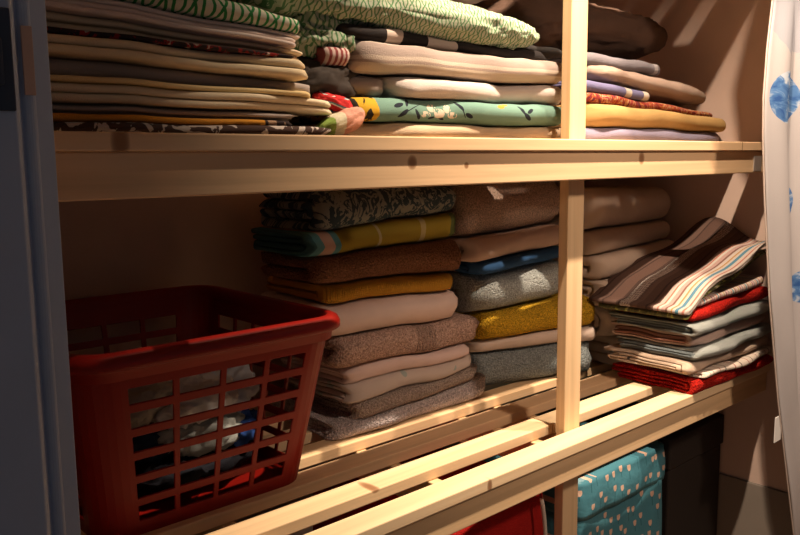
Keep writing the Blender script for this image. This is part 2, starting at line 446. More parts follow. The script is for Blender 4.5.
# ------------------------------------------------------------------ stack 1: bath towels left of the post
G1 = 'bath towels stacked beside the laundry basket'
T = lambda name, c, **k: plain(name, c, 'terry', **k)
damask = NT('damask'); uv = damask.uv()
a = damask.noise(uv, 42, 3, .6, 3.2); b = damask.vor(uv, 48, .8, 'SMOOTH_F1')
damask.color(damask.mix(damask.gt(damask.M('ADD', a, damask.M('MULTIPLY', b, .35)), .66), (.035, .060, .08), (.24, .25, .22)))
damask = cloth_finish(damask, 'weave')
olive = stripes('olive_towel', [(0, (.05, .13, .14)), (.05, (.10, .26, .28)), (.085, (.46, .30, .24)), (.15, (.10, .26, .28)), (.185, (.30, .22, .03)), (.40, (.42, .36, .20)), (.415, (.30, .22, .03)), (.68, (.42, .34, .16)), (.72, (.30, .22, .03)), (.90, (.12, .15, .05))], .36, 0, off=.11)
ochre = NT('ochre_towel'); ochre.color(ochre.mix(ochre.noise(ochre.obj(), 30, 2), (.42, .20, .02), (.55, .28, .035))); ochre = cloth_finish(ochre, 'rib')
def brownband():
    n = NT('brown_terry'); x = n.xyz(n.uv())[0]
    band = n.M('MULTIPLY', n.gt(x, .500), n.lt(x, .552))
    f = n.ramp(n.noise(n.obj(), 330, 2, .7), [(.36, (0, 0, 0)), (.64, (1, 1, 1))]); n.color(n.mix(f, (.27, .17, .14), (.66, .46, .38)))
    o = n.obj()
    h1 = n.M('ADD', n.noise(o, 230, 2, .6), n.M('MULTIPLY', n.noise(o, 45, 2), .8))
    h2 = n.M('MULTIPLY', n.M('SINE', n.M('MULTIPLY', x, 900)), .35)
    mx = n.n('ShaderNodeMix', data_type='FLOAT'); n.put(mx.inputs[0], band); n.put(mx.inputs[2], h1); n.put(mx.inputs[3], h2)
    return n.done(n.bump(mx.outputs[0], 1.0, .011), .95)
def dotted(name, base, dot, scale=26, thr=.28):
    n = NT(name); uv = n.uv(); d = n.vor(uv, scale, 1.0)
    big = n.gt(n.noise(uv, 7, 2), .52)
    n.color(n.mix(n.M('MULTIPLY', n.M('MULTIPLY', n.lt(d, thr), big), .55), base, dot)); return cloth_finish(n, 'soft')
S1 = [
 ('bath_towel', 'lavender-grey terry towel at the bottom of the stack beside the basket', .772, 1.150, .258, .225, (-.4885, -.4885), (-.464, -.447), T('grey_lilac_terry', (.72, .62, .62)), NEST, -.02),
 ('bath_towel', 'grey-brown terry towel, second from bottom in the stack beside the basket', .812, 1.118, .262, .22, (-.464, -.447), (-.432, -.421), T('grey_brown_terry', (.50, .40, .35)), NEST, .0),
 ('bath_towel', 'cream towel with faint teal prints between grey-brown and pinkish towels', .802, 1.110, .260, .22, (-.432, -.421), (-.399, -.396), dotted('cream_print', (.60, .50, .45), (.20, .38, .38)), NEST, .0),
 ('bath_towel', 'pinkish white smooth towel directly below the brown ribbed-band towel', .796, 1.100, .260, .22, (-.399, -.396), (-.368, -.374), plain('pink_white', (.74, .56, .52), 'soft'), NEST, .01),
 ('bath_towel', 'rough brown terry towel with a ribbed band across its front', .772, 1.116, .258, .22, (-.367, -.374), (-.312, -.322), brownband(), HALF, .0),
 ('bath_towel', 'plump cream-pink smooth towel lying between ochre and brown towels', .742, 1.062, .258, .22, (-.311, -.321), (-.256, -.264), plain('cream_pink', (.72, .55, .49), 'soft'), HALF, .01),
 ('bath_towel', 'ribbed ochre towel under the rust-brown terry towel', .752,1.050, .262, .19, (-.255, -.263), (-.224, -.232), ochre, HALF, .0),
 ('bath_towel', 'rust-brown terry towel below the olive towel', .735, 1.068, .258, .195, (-.223, -.231), (-.180, -.171), T('rust_terry', (.34, .16, .09)), HALF, .0),
 ('bath_towel', 'olive towel with teal and pink stripes at its left end', .728, 1.066, .258, .195, (-.179, -.170), (-.142, -.122), olive, NEST, .0),
 ('bath_towel', 'blue-grey damask patterned towel on top of the stack beside the basket', .748, 1.060, .262, .19, (-.141, -.121), (-.076, -.074), damask, NEST, .0)]
for i, (nm, lb, x0, x1, yf, dp, zb, zt, mt, od, rt) in enumerate(S1):
    folded(nm, lb, 'towel', x0, x1, yf, dp, zb, zt, mt, od, rt, G1, seed=i + 1, stack=1, wob=.009, fill=.95 if i in (0, 4, 5) else .92, jit=.008, round_=.022, zn=.005)

# ------------------------------------------------------------------ stack 2: towels in front of and behind the post
G2 = 'bath towels stacked behind the wooden post'
gb = lambda: T('grey_blue_terry', (.36, .40, .41))
S2 = [
 ('grey-blue terry towel at the bottom of the stack behind the post', 1.160, 1.475, .255, .20, (-.4885, -.4885), (-.412, -.418), T('grey_blue_terry', (.32, .36, .37)), HALF, -.30),
 ('thin cream towel between the mustard and the bottom grey-blue towel', 1.150, 1.485, .258, .20, (-.411, -.417), (-.385, -.385), plain('cream_smooth', (.70, .56, .48), 'soft'), NEST, -.30),
 ('mustard yellow terry towel behind the post', 1.160, 1.470, .245, .20, (-.384, -.384), (-.328, -.322), T('mustard_terry', (.72, .42, .03)), HALF, -.26),
 ('pale grey terry towel above the mustard yellow towel', 1.120, 1.400, .268, .22, (-.327, -.321), (-.248, -.242), T('pale_grey_terry', (.47, .50, .49)), HALF, -.12),
 ('blue towel with a pale underside in the stack behind the post', 1.115, 1.392, .270, .22, (-.246, -.240), (-.222, -.214), stripes('blue_towel', [(0, (.03, .085, .20)), (.5, (.04, .11, .25)), (.56, (.45, .33, .30))], .46, 1), TRI, -.02),
 ('cream-pink towel directly above the blue towel', 1.092, 1.388, .265, .22, (-.221, -.213), (-.176, -.168), plain('cream_b', (.68, .50, .41), 'soft'), HALF, .0),
 ('thick peach-cream towel on top of the stack behind the post', 1.078, 1.386, .265, .22, (-.175, -.167), (-.072, -.070), plain('peach_cream', (.66, .47, .38), 'terry', loops=400), HALF, .0)]
for i, (lb, x0, x1, yf, dp, zb, zt, mt, od, rt) in enumerate(S2):
    folded('bath_towel', lb, 'towel', x0, x1, yf, dp, zb, zt, mt, od, rt, G2, seed=i + 21, stack=2, wob=.010, fill=.96, jit=.004, round_=.03, zn=.005)

# ------------------------------------------------------------------ stack 3: cream towels right of the post
G3 = 'cream bath towels stacked right of the post'
cr = (.66, .52, .42)
S3 = [
 ('lowest cream towel of the stack right of the post', (-.4885, -.4885), (-.420, -.420), plain('cream_1', cr, 'soft'), .035, 1.48),
 ('cream towel second from bottom in the stack right of the post', (-.419, -.419), (-.350, -.345), plain('cream_2', cr, 'soft'), .03, 1.44),
 ('cream towel with beige print in the stack right of the post', (-.349, -.344), (-.290, -.280), dotted('cream_beige_print', cr, (.42, .30, .22), 30, .3), .02, 1.42),
 ('cream towel under the two topmost cream towels right of the post', (-.289, -.279), (-.238, -.222), plain('cream_4', cr, 'soft'), .02, 1.41),
 ('cream towel second from top right of the post', (-.237, -.221), (-.186, -.178), plain('cream_5', (.62, .48, .38), 'soft'), .0, 1.405),
 ('topmost cream towel right of the post, with a curled fold', (-.185, -.177), (-.095, -.100), plain('cream_6', (.62, .48, .38), 'soft'), .0, 1.40)]
for i, (lb, zb, zt, mt, dx, xa) in enumerate(S3):
    folded('bath_towel', lb, 'towel', xa + .03, 1.765 + dx * .3, .225 - dx, .23, zb, zt, mt, [TRI, NEST, NEST, HALF, HALF, TRI][i], .0, G3, seed=i + 41, stack=3, wob=.006, fill=.95, round_=.03)

# ------------------------------------------------------------------ stack 4: kitchen towels at the right
G4 = 'kitchen towels stacked at the right end of the lower shelf'
redm = T('red_terry', (.60, .018, .010))
bgrey = lambda i: T('ice_grey_terry_%d' % i, (.55, .60, .60))
bei = lambda i, c=(.62, .47, .37): plain('beige_towel_%d' % i, c, 'soft')
S4 = [
 ('red kitchen towel at the bottom of the kitchen towel stack', (-.4885, -.4885), (-.460, -.462), redm, NEST, 1.432, -.020, -.03),
 ('cream kitchen towel with dark red stripes just above the bottom red one', (-.459, -.461), (-.448, -.446), stripes('cream_stripe', [(0, (.64, .54, .46)), (.2, (.30, .05, .04)), (.25, (.64, .54, .46)), (.6, (.10, .08, .08)), (.66, (.64, .54, .46))], .05, 0), HALF, 1.455, -.022, -.02),
 ('beige kitchen towel with a dark corner stripe, third from bottom', (-.447, -.445), (-.423, -.420), stripes('beige_cut', [(0, (.64, .48, .37)), (.02, (.06, .05, .05)), (.035, (.64, .48, .37))], .6, 1, 'soft', off=.3), NEST, 1.412, -.008, .0),
 ('ice-grey terry kitchen towel with a blue edge, fourth from bottom', (-.422, -.419), (-.399, -.394), stripes('ice_edge', [(0, (.62, .66, .64)), (.375, (.34, .40, .43)), (.8, (.62, .66, .64))], 1.0, 1, 'terry', loops=420), NEST, 1.430, -.020, .02),
 ('pinkish beige kitchen towel lying between two ice-grey ones', (-.398, -.393), (-.372, -.370), stripes('pink_beige', [(0, (.60, .44, .38)), (.375, (.45, .22, .17)), (.8, (.60, .44, .38))], 1.0, 1, 'soft'), NEST, 1.436, -.006, .0),
 ('ice-grey terry kitchen towel with a blue edge, topmost of the pale ones', (-.371, -.369), (-.349, -.344), stripes('ice_edge_top', [(0, (.62, .66, .64)), (.375, (.34, .40, .43)), (.8, (.62, .66, .64))], 1.0, 1, 'terry', loops=420), NEST, 1.428, -.012, .0),
 ('red kitchen towel near the top of the kitchen towel stack', (-.348, -.343), (-.322, -.312), redm, NEST, 1.44, .000, -.01)]
for i, (lb, zb, zt, mt, od, xa, yf, rt) in enumerate(S4):
    folded('kitchen_towel', lb, 'towel', xa, 1.775, yf, .205, zb, zt, mt, od, rt, G4, seed=i + 61, stack=4, wob=.009, fill=.76, round_=.010, jit=.014, zn=.004, step=.012)
multi = [(0, (.62, .50, .44)), (.07, (.55, .16, .08)), (.11, (.60, .47, .40)), (.17, (.07, .22, .30)), (.24, (.62, .55, .48)), (.32, (.36, .17, .13)), (.40, (.60, .42, .36)), (.5, (.62, .56, .50)), (.58, (.55, .30, .05)), (.63, (.60, .50, .45)), (.72, (.30, .10, .12)), (.78, (.60, .42, .40)), (.9, (.12, .12, .12)), (.93, (.6, .5, .45))]
folded('kitchen_towel', 'narrow striped multicolour cloth on the upper red kitchen towel', 'towel', 1.455, 1.778, .004, .19, (-.321, -.311), (-.307, -.292), stripes('multi_stripe', multi, .06, 0), NEST, 0, G4, seed=71, stack=4, fill=.9)
def lime():
    n = NT('olive_lime'); uv = n.uv(); a = n.noise(uv, 24, 3, .6, 2)
    n.color(n.ramp(a, [(0, (.10, .10, .05)), (.5, (.16, .15, .07)), (.56, (.40, .42, .10)), (.62, (.55, .50, .36))], 'CONSTANT')); return cloth_finish(n, 'weave')
def runner_mat():
    n = NT('woven_runner'); x = n.xyz(n.uv()); u = n.M('SUBTRACT', n.M('SUBTRACT', 1.0, x[0]), .383)   # u runs front (wall side) to back
    W = .24
    br = (.10, .055, .042); dk = (.05, .028, .022)
    st_ = [(0, (.50, .42, .37)), (.03, (.40, .16, .12)), (.05, (.50, .42, .37)), (.08, (.08, .20, .28)), (.11, (.50, .42, .37)), (.135, (.40, .22, .08)), (.15, (.50, .42, .37)), (.18, (.20, .10, .08)), (.20, (.44, .28, .25)), (.235, (.52, .46, .40)), (.26, (.40, .14, .10)), (.275, (.46, .34, .30)), (.31, br), (.36, dk), (.38, br), (.46, (.14, .08, .06)), (.50, br), (.52, (.48, .38, .33)), (.60, (.50, .44, .40)), (.62, dk), (.66, br), (.78, dk), (.80, (.12, .07, .055)), (.90, dk), (.92, br)]
    col = n.ramp(n.M('DIVIDE', u, W), st_, 'CONSTANT')
    lace = n.M('MULTIPLY', n.M('MULTIPLY', n.gt(u, .60 * W), n.lt(u, .64 * W + .0)), n.gt(n.vor(n.uv(), 160, .4), .4))
    fine = n.gt(n.M('SINE', n.M('MULTIPLY', u, 2600)), .2)
    col = n.mix(n.M('MULTIPLY', fine, .25), col, (.06, .04, .035))
    lz = n.M('MULTIPLY', n.M('MULTIPLY', n.gt(u, .50 * W), n.lt(u, .62 * W)), n.lt(n.vor(n.uv(), 190, .3), .42))
    n.color(n.mix(n.M('MULTIPLY', lz, .7), col, (.12, .08, .07))); return cloth_finish(n, 'weave')
def rise(wx, wy, t):
    s = max(0.0, min(1.0, (wx - 1.44) / .34)); b = max(0.0, min(1, wy / .22))
    return (.07 * s * b, 0, (.085 + .035 * b) * s ** 1.15 + .008 * math.sin(wx * 34 + wy * 22) * s + .006 * math.sin(wx * 18 - wy * 30) * s)
folded('table_runner', 'olive and lime printed cloth folded under the brown striped runner', 'table runner', 1.436 + .055, 1.436 + .265, .0 + .02 - .055, .36, (-.3475, -.3475), (-.338, -.338), lime(), HALF, -PI / 2, G4, seed=75, stack=4) if False else None
def across(name, label, cat, xl, xr, y0, y1, zb, zt, mat, order, seed, warp=None, **k):
    """as folded(), but the folds face -x (towards the left)"""
    W = y1 - y0; D = xr - xl; xc, yc = (xl + xr) / 2, (y0 + y1) / 2
    def wp(wx, wy, t): return warp(wx, wy, t) if warp else (0, 0, 0)
    return folded(name, label, cat, xc - W / 2, xc + W / 2, yc - D / 2, D, zb, zt, mat, order, -PI / 2, G4, seed=seed, warp=wp, **k)
across('table_runner', 'olive cloth with lime print folded under the brown striped runner', 'table runner', 1.418, 1.772, .012, .215, -.341, -.330, lime(), HALF, 75, warp=lambda x, y, t: (rise(x, y, t)[0], 0, rise(x, y, t)[2] * .95 + .026 * max(0, min(1, (x - 1.43) / .06))), stack=4)
across('table_runner', 'brown runner with white, pink and blue stripes draped over the kitchen towels', 'table runner', 1.410, 1.776, .002, .235, -.329, -.319, runner_mat(), HALF, 77, warp=lambda x, y, t: (rise(x, y, t)[0], 0, rise(x, y, t)[2] + .028 * max(0, min(1, (x - 1.43) / .06))), stack=4, step=.01)

# ------------------------------------------------------------------ upper shelf, left pile of table linen
GE = 'table linens piled on the upper shelf at the left'
cy = (.72, .58, .38); cw = (.72, .62, .54); gy = (.36, .30, .27)
def leafprint():
    n = NT('dark_leaf_print'); a = n.noise(n.uv(), 30, 2, .5, 3)
    n.color(n.mix(n.gt(a, .55), (.06, .035, .03), (.48, .42, .38))); return cloth_finish(n, 'weave')
def darkflower():
    n = NT('dark_red_flower'); a = n.noise(n.uv(), 38, 3, .6, 2)
    n.color(n.ramp(a, [(0, (.03, .02, .02)), (.5, (.03, .02, .02)), (.53, (.30, .02, .02)), (.60, (.50, .42, .34))], 'CONSTANT')); return cloth_finish(n, 'weave')
def orangeblack():
    n = NT('orange_black'); x = n.xyz(n.uv())[0]; a = n.noise(n.uv(), 40, 2, .5, 2)
    c = n.mix(n.gt(x, .62), (.55, .24, .03), n.ramp(a, [(0, (.03, .02, .02)), (.52, (.03, .02, .02)), (.56, (.35, .22, .14))], 'CONSTANT'))
    n.color(c); return cloth_finish(n, 'weave')
E_ = [
 ('dark tablecloth with pale leaf print at the bottom of the left linen pile', .24, .628, (.0005, .0005), (.010, .012), leafprint(), HALF),
 ('orange and black printed tablecloth just above the leaf print one', .24, .575, (.0105, .012), (.019, .018), orangeblack(), HALF),
 ('grey folded tablecloth low in the left linen pile', .24, .582, (.0195, .0185), (.030, .029), plain('grey_linen', gy), NEST),
 ('cream-yellow folded tablecloth reaching furthest right in the left linen pile', .24, .632, (.0305, .0295), (.049, .047), plain('cream_yellow_linen', (.74, .62, .44)), ZIG),
 ('thin yellow-edged tablecloth above the longest cream one', .24, .604, (.0495, .0475), (.055, .054), plain('yellow_linen', (.72, .55, .28)), HALF),
 ('taupe-grey tablecloth in the middle of the left linen pile', .24, .610, (.0555, .0545), (.075, .067), plain('taupe_linen', gy), TRI),
 ('cream tablecloth lying on the taupe-grey one', .24, .588, (.0755, .0675), (.094, .090), plain('cream_linen_a', cy), ZIG),
 ('dark tablecloth with red flowers in the left linen pile', .24, .580, (.0945, .0905), (.101, .094), darkflower(), HALF),
 ('cream tablecloth on the dark flowered one', .24, .600, (.1015, .0945), (.118, .104), plain('cream_linen_b', (.72, .58, .40)), ZIG),
 ('pinkish white tablecloth, highest of the plain ones at left', .24, .584, (.1185, .1045), (.138, .120), plain('pink_white_linen', (.72, .60, .54)), ZIG6)]
for i, (lb, x0, x1, zb, zt, mt, od) in enumerate(E_):
    folded('tablecloth', lb, 'tablecloth', x0, x1, .062 + .006 * ((i * 7) % 3), .33, zb, zt, mt, od, 0, GE, seed=i + 81, stack=5, wob=.006, fill=.84, round_=.012, jit=.016, zn=.003)
gl = loops('green_loops', (.60, .58, .46), (.03, .22, .06), .017, .022, .11)
gl2 = loops('green_loops_pale', (.40, .43, .32), (.09, .20, .09), .012, .026, .10)
folded('tablecloth', 'white cloth with green loop print on top of the left linen pile', 'tablecloth', .25, .584, .066, .30, (.1395, .1205), (.172, .137), gl, HALF, 0, GE, seed=95, stack=5, wob=.006, crease=.003)
pillow('tablecloth', 'crumpled dark green cloth behind the top of the left linen pile', 'tablecloth', (.62, .30, .160), (.20, .12, .09), loops('green_loops_dark', (.22, .20, .11), (.02, .07, .03), .014, .03, .12), seed=3, wr=.007, freq=30, nu=100, nv=50, pw=.8)

# ------------------------------------------------------------------ upper shelf, middle pile
GF = 'linens piled in the middle of the upper shelf'
def tealfloral():
    n = NT('teal_floral'); uv = n.uv(); x = n.xyz(uv)
    def el(px_, dz, rx, rz, ang=0.0):
        v0 = .2808 - .0084 * math.asin(max(-.99, min(.99, dz / .0162))); rv = rz * .55
        du = n.M('SUBTRACT', x[0], px_ - .396); dv = n.M('MULTIPLY', n.M('SUBTRACT', x[1], v0), -1.9)
        ca, sa = math.cos(ang), math.sin(ang)
        a = n.M('ADD', n.M('MULTIPLY', du, ca / rx), n.M('MULTIPLY', dv, sa / rx))
        b = n.M('ADD', n.M('MULTIPLY', du, -sa / rz), n.M('MULTIPLY', dv, ca / rz))
        return n.lt(n.M('ADD', n.M('MULTIPLY', a, a), n.M('MULTIPLY', b, b)), 1.0)
    def union(L):
        r = el(*L[0])
        for q in L[1:]: r = n.M('MAXIMUM', r, el(*q))
        return r
    leaf = union([(.745, .006, .010, .0032, .2), (.752, -.006, .011, .0035, .5), (.764, .010, .008, .003, 1.0), (.784, -.007, .010, .0032, -.9), (.768, .000, .026, .0007, .35),
                  (.866, .009, .010, .003, -.8), (.872, .001, .012, .0009, -1.0), (.884, -.005, .008, .003, -.4), (1.000, .007, .009, .0035, -.9), (1.012, -.003, .011, .0035, -.5), (1.020, .006, .009, .003, .4),
                  (.812, -.010, .006, .0022, .3), (.832, -.011, .006, .0022, -.3)])
    fl = union([(.800, -.006, .010, .005), (.812, .004, .008, .006), (.826, -.004, .011, .007), (.842, .003, .007, .006), (.852, -.006, .009, .005)])
    fl = n.M('MULTIPLY', fl, n.lt(n.noise(uv, 170, 2), .56))
    c = n.mix(leaf, (.12, .215, .175), (.012, .016, .025)); c = n.mix(fl, c, (.52, .45, .36))
    c = n.mix(union([(.952, .011, .009, .004, .2), (.965, .014, .006, .003)]), c, (.45, .20, .03))
    yl = n.mix(n.gt(n.noise(uv, 60, 2, .5, 1), .57), (.48, .28, .02), (.02, .015, .01))
    n.color(n.mix(n.lt(x[0], .310), c, yl)); return cloth_finish(n, 'weave')
def greybeigestripe():
    return stripes('cream_taupe_stripe', [(0, (.50, .41, .34)), (.30, (.32, .25, .22)), (.52, (.50, .41, .34)), (.58, (.34, .26, .22)), (.62, (.54, .44, .34)), (.8, (.42, .34, .29))], .050, 1, 'soft')
def blackcheck():
    n = NT('black_cream_check'); x = n.xyz(n.uv()); f = n.M('FRACT', n.M('DIVIDE', x[0], .105))
    q = n.M('ADD', n.M('MULTIPLY', n.gt(x[0], .357), n.lt(x[0], .39)), n.M('MULTIPLY', n.gt(x[0], .442), n.lt(x[0], .50))); n.color(n.mix(q, (.022, .018, .018), (.52, .42, .36))); return cloth_finish(n, 'weave')
folded('tablecloth', 'beige cloth at the bottom of the middle linen pile', 'tablecloth', .66, 1.155, .086, .30, .0005, (.022, .022), plain('beige_cotton', (.46, .34, .23)), NEST, 0, GF, seed=101, stack=6, wob=.008, crease=.002)
folded('tablecloth', 'teal cloth with black and cream flowers and a yellow end', 'tablecloth', .662, 1.130, .082, .30, (.023, .023), (.055, .058), tealfloral(), HALF, 0, GF, seed=102, stack=6, wob=.008, crease=.002)
folded('pillowcase', 'plump white folded pillowcase lying on the teal floral cloth', 'bedding', .742, 1.133, .086, .29, (.056, .059), (.084, .090), plain('white_cotton', (.52, .46, .43), 'soft'), HALF, 0, GF, seed=103, stack=6, wob=.010, crease=.004, round_=.03)
folded('sheet', 'folded dark grey sheet sticking out left of the white pillowcase', 'bedding', .665, .741, .10, .22, (.056, .056), (.086, .086), plain('grey_sheet', (.26, .21, .19)), NEST, 0, GF, seed=104, stack=6, wob=.01, crease=.004)
folded('cushion_cover', 'cream cover with taupe stripes, plumpest item of the middle linen pile', 'bedding', .680, 1.130, .078, .30, (.086, .091), (.128, .128), greybeigestripe(), HALF, 0, GF, seed=105, stack=6, wob=.008, crease=.003, round_=.03)
folded('cloth', 'maroon and white striped cloth sticking out left of the striped cover', 'cloth', .632, .679, .095, .20, (.092, .092), (.118, .118), stripes('maroon_stripe', [(0, (.50, .38, .34)), (.5, (.22, .05, .05))], .008, 0), HALF, 0, GF, seed=106, stack=6, wob=.005)
folded('blanket', 'black blanket with cream squares under the green loop bolster', 'blanket', .655, 1.10, .098, .28, (.128, .128), (.148, .146), blackcheck(), HALF, 0, GF, seed=107, stack=6, wob=.010, crease=.003)
folded('blanket', 'black blanket folded on the cream-squared one behind the green loop bolster', 'blanket', .70, 1.19, .13, .25, (.149, .147), (.170, .160), plain('black_wool', (.02, .017, .016)), HALF, 0, GF, seed=108, stack=6, wob=.01, crease=.003)  # right end lengthened to block stray light on the peach towel
pillow('duvet_cover', 'white duvet cover with green loop print rolled on top of the middle pile', 'bedding', (.825, .155, .172), (.50, .15, .062), gl2, tilt=-.03, seed=12, wr=.0030, freq=30, pw=.45, rotz=-.03, nu=220, nv=70)
pillow('cloth', 'pink and green crumpled cloth squeezed between the left and middle piles', 'cloth', (.640, .082, .017), (.062, .045, .028), stripes('pink_green', [(0, (.55, .27, .20)), (.55, (.25, .36, .08)), (.8, (.60, .55, .40))], .07, 0), seed=31, wr=.0015, freq=45, nu=90, nv=44, pw=.8, tilt=.35, rotz=-.2)
pillow('cloth', 'red and white patterned cloth curled beside the yellow end of the teal cloth', 'cloth', (.648, .110, .043), (.050, .05, .020), stripes('red_white', [(0, (.45, .02, .02)), (.4, (.6, .6, .55)), (.5, (.08, .2, .25)), (.6, (.5, .03, .03))], .02, 1), seed=33, wr=.0025, freq=60, nu=90, nv=44, pw=.8, tilt=-.3)
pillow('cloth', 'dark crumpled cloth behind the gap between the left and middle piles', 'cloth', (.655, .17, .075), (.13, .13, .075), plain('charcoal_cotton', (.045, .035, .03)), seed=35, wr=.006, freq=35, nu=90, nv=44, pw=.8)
folded('cloth', 'taupe folded cloth sticking out of the gap under the maroon striped one', 'cloth', .605, .672, .105, .20, (.066, .060), (.091, .090), plain('taupe_cotton', (.24, .17, .13)), ZIG, .12, GF, seed=37, stack=6, wob=.012, crease=.006, fill=.85)
folded('cloth', 'black folded cloth with thin edges in the gap beside the teal cloth', 'cloth', .612, .690, .120, .20, (.040, .038), (.064, .055), plain('black_cotton', (.03, .025, .025)), ZIG, -.1, GF, seed=38, stack=6, wob=.012, crease=.006, fill=.8)
pillow('duvet_cover', 'crumpled green loop print cloth hanging at the left end of the rolled one', 'bedding', (.655, .16, .135), (.10, .12, .055), gl2, seed=39, wr=.006, freq=38, nu=90, nv=44, pw=.8)

# ------------------------------------------------------------------ upper shelf, pile behind and right of the post
GG = 'linens piled right of the post on the upper shelf'
def paisley():
    n = NT('red_paisley'); uv = n.uv(); a = n.noise(uv, 34, 3, .6, 3)
    n.color(n.ramp(a, [(0, (.08, .02, .03)), (.38, (.22, .025, .02)), (.47, (.36, .12, .03)), (.52, (.40, .28, .18)), (.56, (.24, .03, .03)), (.7, (.10, .03, .06))], 'CONSTANT')); return cloth_finish(n, 'weave')
folded('sheet', 'lavender folded sheet at the bottom of the pile right of the post', 'bedding', 1.222, 1.755, .105, .28, .0005, (.027, .025), plain('lavender', (.30, .27, .38), 'soft'), NEST, .0, GG, seed=121, stack=7, wob=.006, round_=.04)
folded('sheet', 'thick mustard-tan folded sheet on the lavender one', 'bedding', 1.222, 1.77, .100, .29, (.028, .026), (.071, .056), plain('mustard_tan', (.50, .31, .12), 'soft'), HALF, .0, GG, seed=122, stack=7, wob=.006, round_=.05)
folded('sheet', 'red and orange paisley cloth on the mustard-tan sheet', 'bedding', 1.222, 1.72, .110, .27, (.072, .057), (.090, .066), paisley(), NEST, .0, GG, seed=123, stack=7, wob=.006, round_=.03)
folded('pillowcase', 'lavender-blue pillowcase with a cream end right of the post', 'bedding', 1.222, 1.455, .112, .25, (.091, .080), (.112, .098), stripes('lavender_cream', [(0, (.13, .12, .22)), (.50, (.13, .12, .22)), (.515, (.42, .36, .30)), (.535, (.13, .12, .22)), (.575, (.50, .43, .36))], 1.0, 0, off=.0), NEST, .0, GG, seed=124, stack=7)
pillow('blanket', 'taupe-pink blanket sloping down to a rounded end right of the post', 'blanket', (1.485, .235, .113), (.46, .25, .050), plain('taupe_pink', (.36, .26, .21), 'soft'), tilt=-.085, seed=14, wr=.0025, freq=14, nu=120, nv=40, pw=.4, rotz=0, flat=.05)
folded('pillowcase', 'grey-lilac pillowcase with a pale edge below the dark brown blanket', 'bedding', 1.225, 1.535, .135, .24, (.139, .137), (.166, .158), stripes('grey_lilac', [(0, (.19, .17, .19)), (.84, (.19, .17, .19)), (.93, (.36, .33, .33)), (.95, (.17, .15, .17))], .84, 0, 'soft', off=.2), NEST, 0, GG, seed=126, stack=7, crease=.003)
pillow('blanket', 'large dark brown bundled blanket at the top of the pile behind the post', 'blanket', (1.375, .31, .222), (.50, .30, .112), plain('dark_brown_wool', (.10, .058, .042), 'soft'), seed=18, wr=.005, freq=13, pw=.4, nu=140, nv=60, rotz=0)

# ------------------------------------------------------------------ below the lower shelf
mtote = NT('tulip_print')
o_ = mtote.xyz(mtote.obj()); P2 = mtote.comb(mtote.M('MULTIPLY', o_[0], 1.0), mtote.M('MULTIPLY', o_[2], .62))
vn = mtote.n('ShaderNodeTexVoronoi', voronoi_dimensions='2D', feature='F1'); mtote.put(vn.inputs['Vector'], P2); vn.inputs['Scale'].default_value = 36; vn.inputs['Randomness'].default_value = .75
pp = mtote.xyz(vn.outputs['Position']); q = mtote.xyz(P2)
lx = mtote.M('SUBTRACT', q[0], mtote.M('DIVIDE', pp[0], 1.0)); ly = mtote.M('SUBTRACT', q[1], mtote.M('DIVIDE', pp[1], 1.0))
ell = mtote.M('ADD', mtote.M('POWER', mtote.M('DIVIDE', lx, .0054), 2.0), mtote.M('POWER', mtote.M('DIVIDE', ly, .0050), 2.0))
tul = mtote.M('MULTIPLY', mtote.lt(ell, 1.0), mtote.lt(ly, .0024))
stem = mtote.M('MULTIPLY', mtote.lt(mtote.M('ABSOLUTE', lx), .0010), mtote.lt(ly, 0.0))
cc = mtote.mix(mtote.noise(mtote.obj(), 9, 3), (.055, .18, .24), (.085, .26, .33))
cc = mtote.mix(stem, cc, (.03, .12, .15)); cc = mtote.mix(tul, cc, (.66, .44, .34))
mtote.color(cc); mtote = mtote.done(mtote.bump(mtote.noise(mtote.obj(), 30, 3), .5, .006), .35)
def bag(name, label, cat, x0, x1, y0, y1, z0, z1, mat, flap=None, wr=.005, seed=0, taper=.02, rotz=0.0):
    W, D, H = x1 - x0, y1 - y0, z1 - z0; nz, ns = 26, 20
    e = empty(name, ((x0 + x1) / 2, (y0 + y1) / 2, z0), label, cat); e.rotation_euler = (0, 0, rotz)
    def ring(t, k=1.0, out=0.0):
        P = []
        hw, hd = W / 2 + out - taper * .3 * (1 - t), D / 2 + out - taper * t * t
        R = rrect(hw, hd, .02, [(i / ns, '') for i in range(ns)], [(i / 10, '') for i in range(10)], 5)
        return R
    V = []; F = []
    for j in range(nz + 1):
        t = j / nz; R = ring(t); n = len(R)
        for x, y, _ in R:
            d = wr * noise.noise(Vector((x * 12, y * 12, t * 5 + seed))) * 2
            V.append((x + (d if abs(x) > W * .45 else 0), y + d, t * H))
    for j in range(nz):
        for i in range(n): k = (i + 1) % n; F.append((j * n + i, j * n + k, (j + 1) * n + k, (j + 1) * n + i))
    F.append(tuple(range(n))); F.append(tuple(range(nz * n, nz * n + n)))
    mesh_obj('body', V, F, mat, e, True)
    if flap:
        V = []; F = []; K = 8
        for j in range(K + 1):
            t = 1.005 - flap / H * j / K; R = ring(min(1, t), out=.004 + .003 * math.sin(j / K * PI))
            for x, y, _ in R: V.append((x, y + .004 * noise.noise(Vector((x * 20, t * 9, seed))), t * H))
        for j in range(K):
            for i in range(n): k = (i + 1) % n; F.append((j * n + i, j * n + k, (j + 1) * n + k, (j + 1) * n + i))
        F.append(tuple(range(n)))
        o = mesh_obj('flap', V, F, mat, e, True)
        s = o.modifiers.new('s', 'SOLIDIFY'); s.thickness = .0015
    return e
bag('storage_bag', 'blue storage bag with pink tulip print standing under the lower shelf', 'bag', 1.215, 1.525, .085, .40, FLOOR + .0005, -.640, mtote, flap=.075, seed=2)
bb = empty('storage_box', (1.675, .25, FLOOR), 'black storage box standing under the lower shelf at the right', 'box')
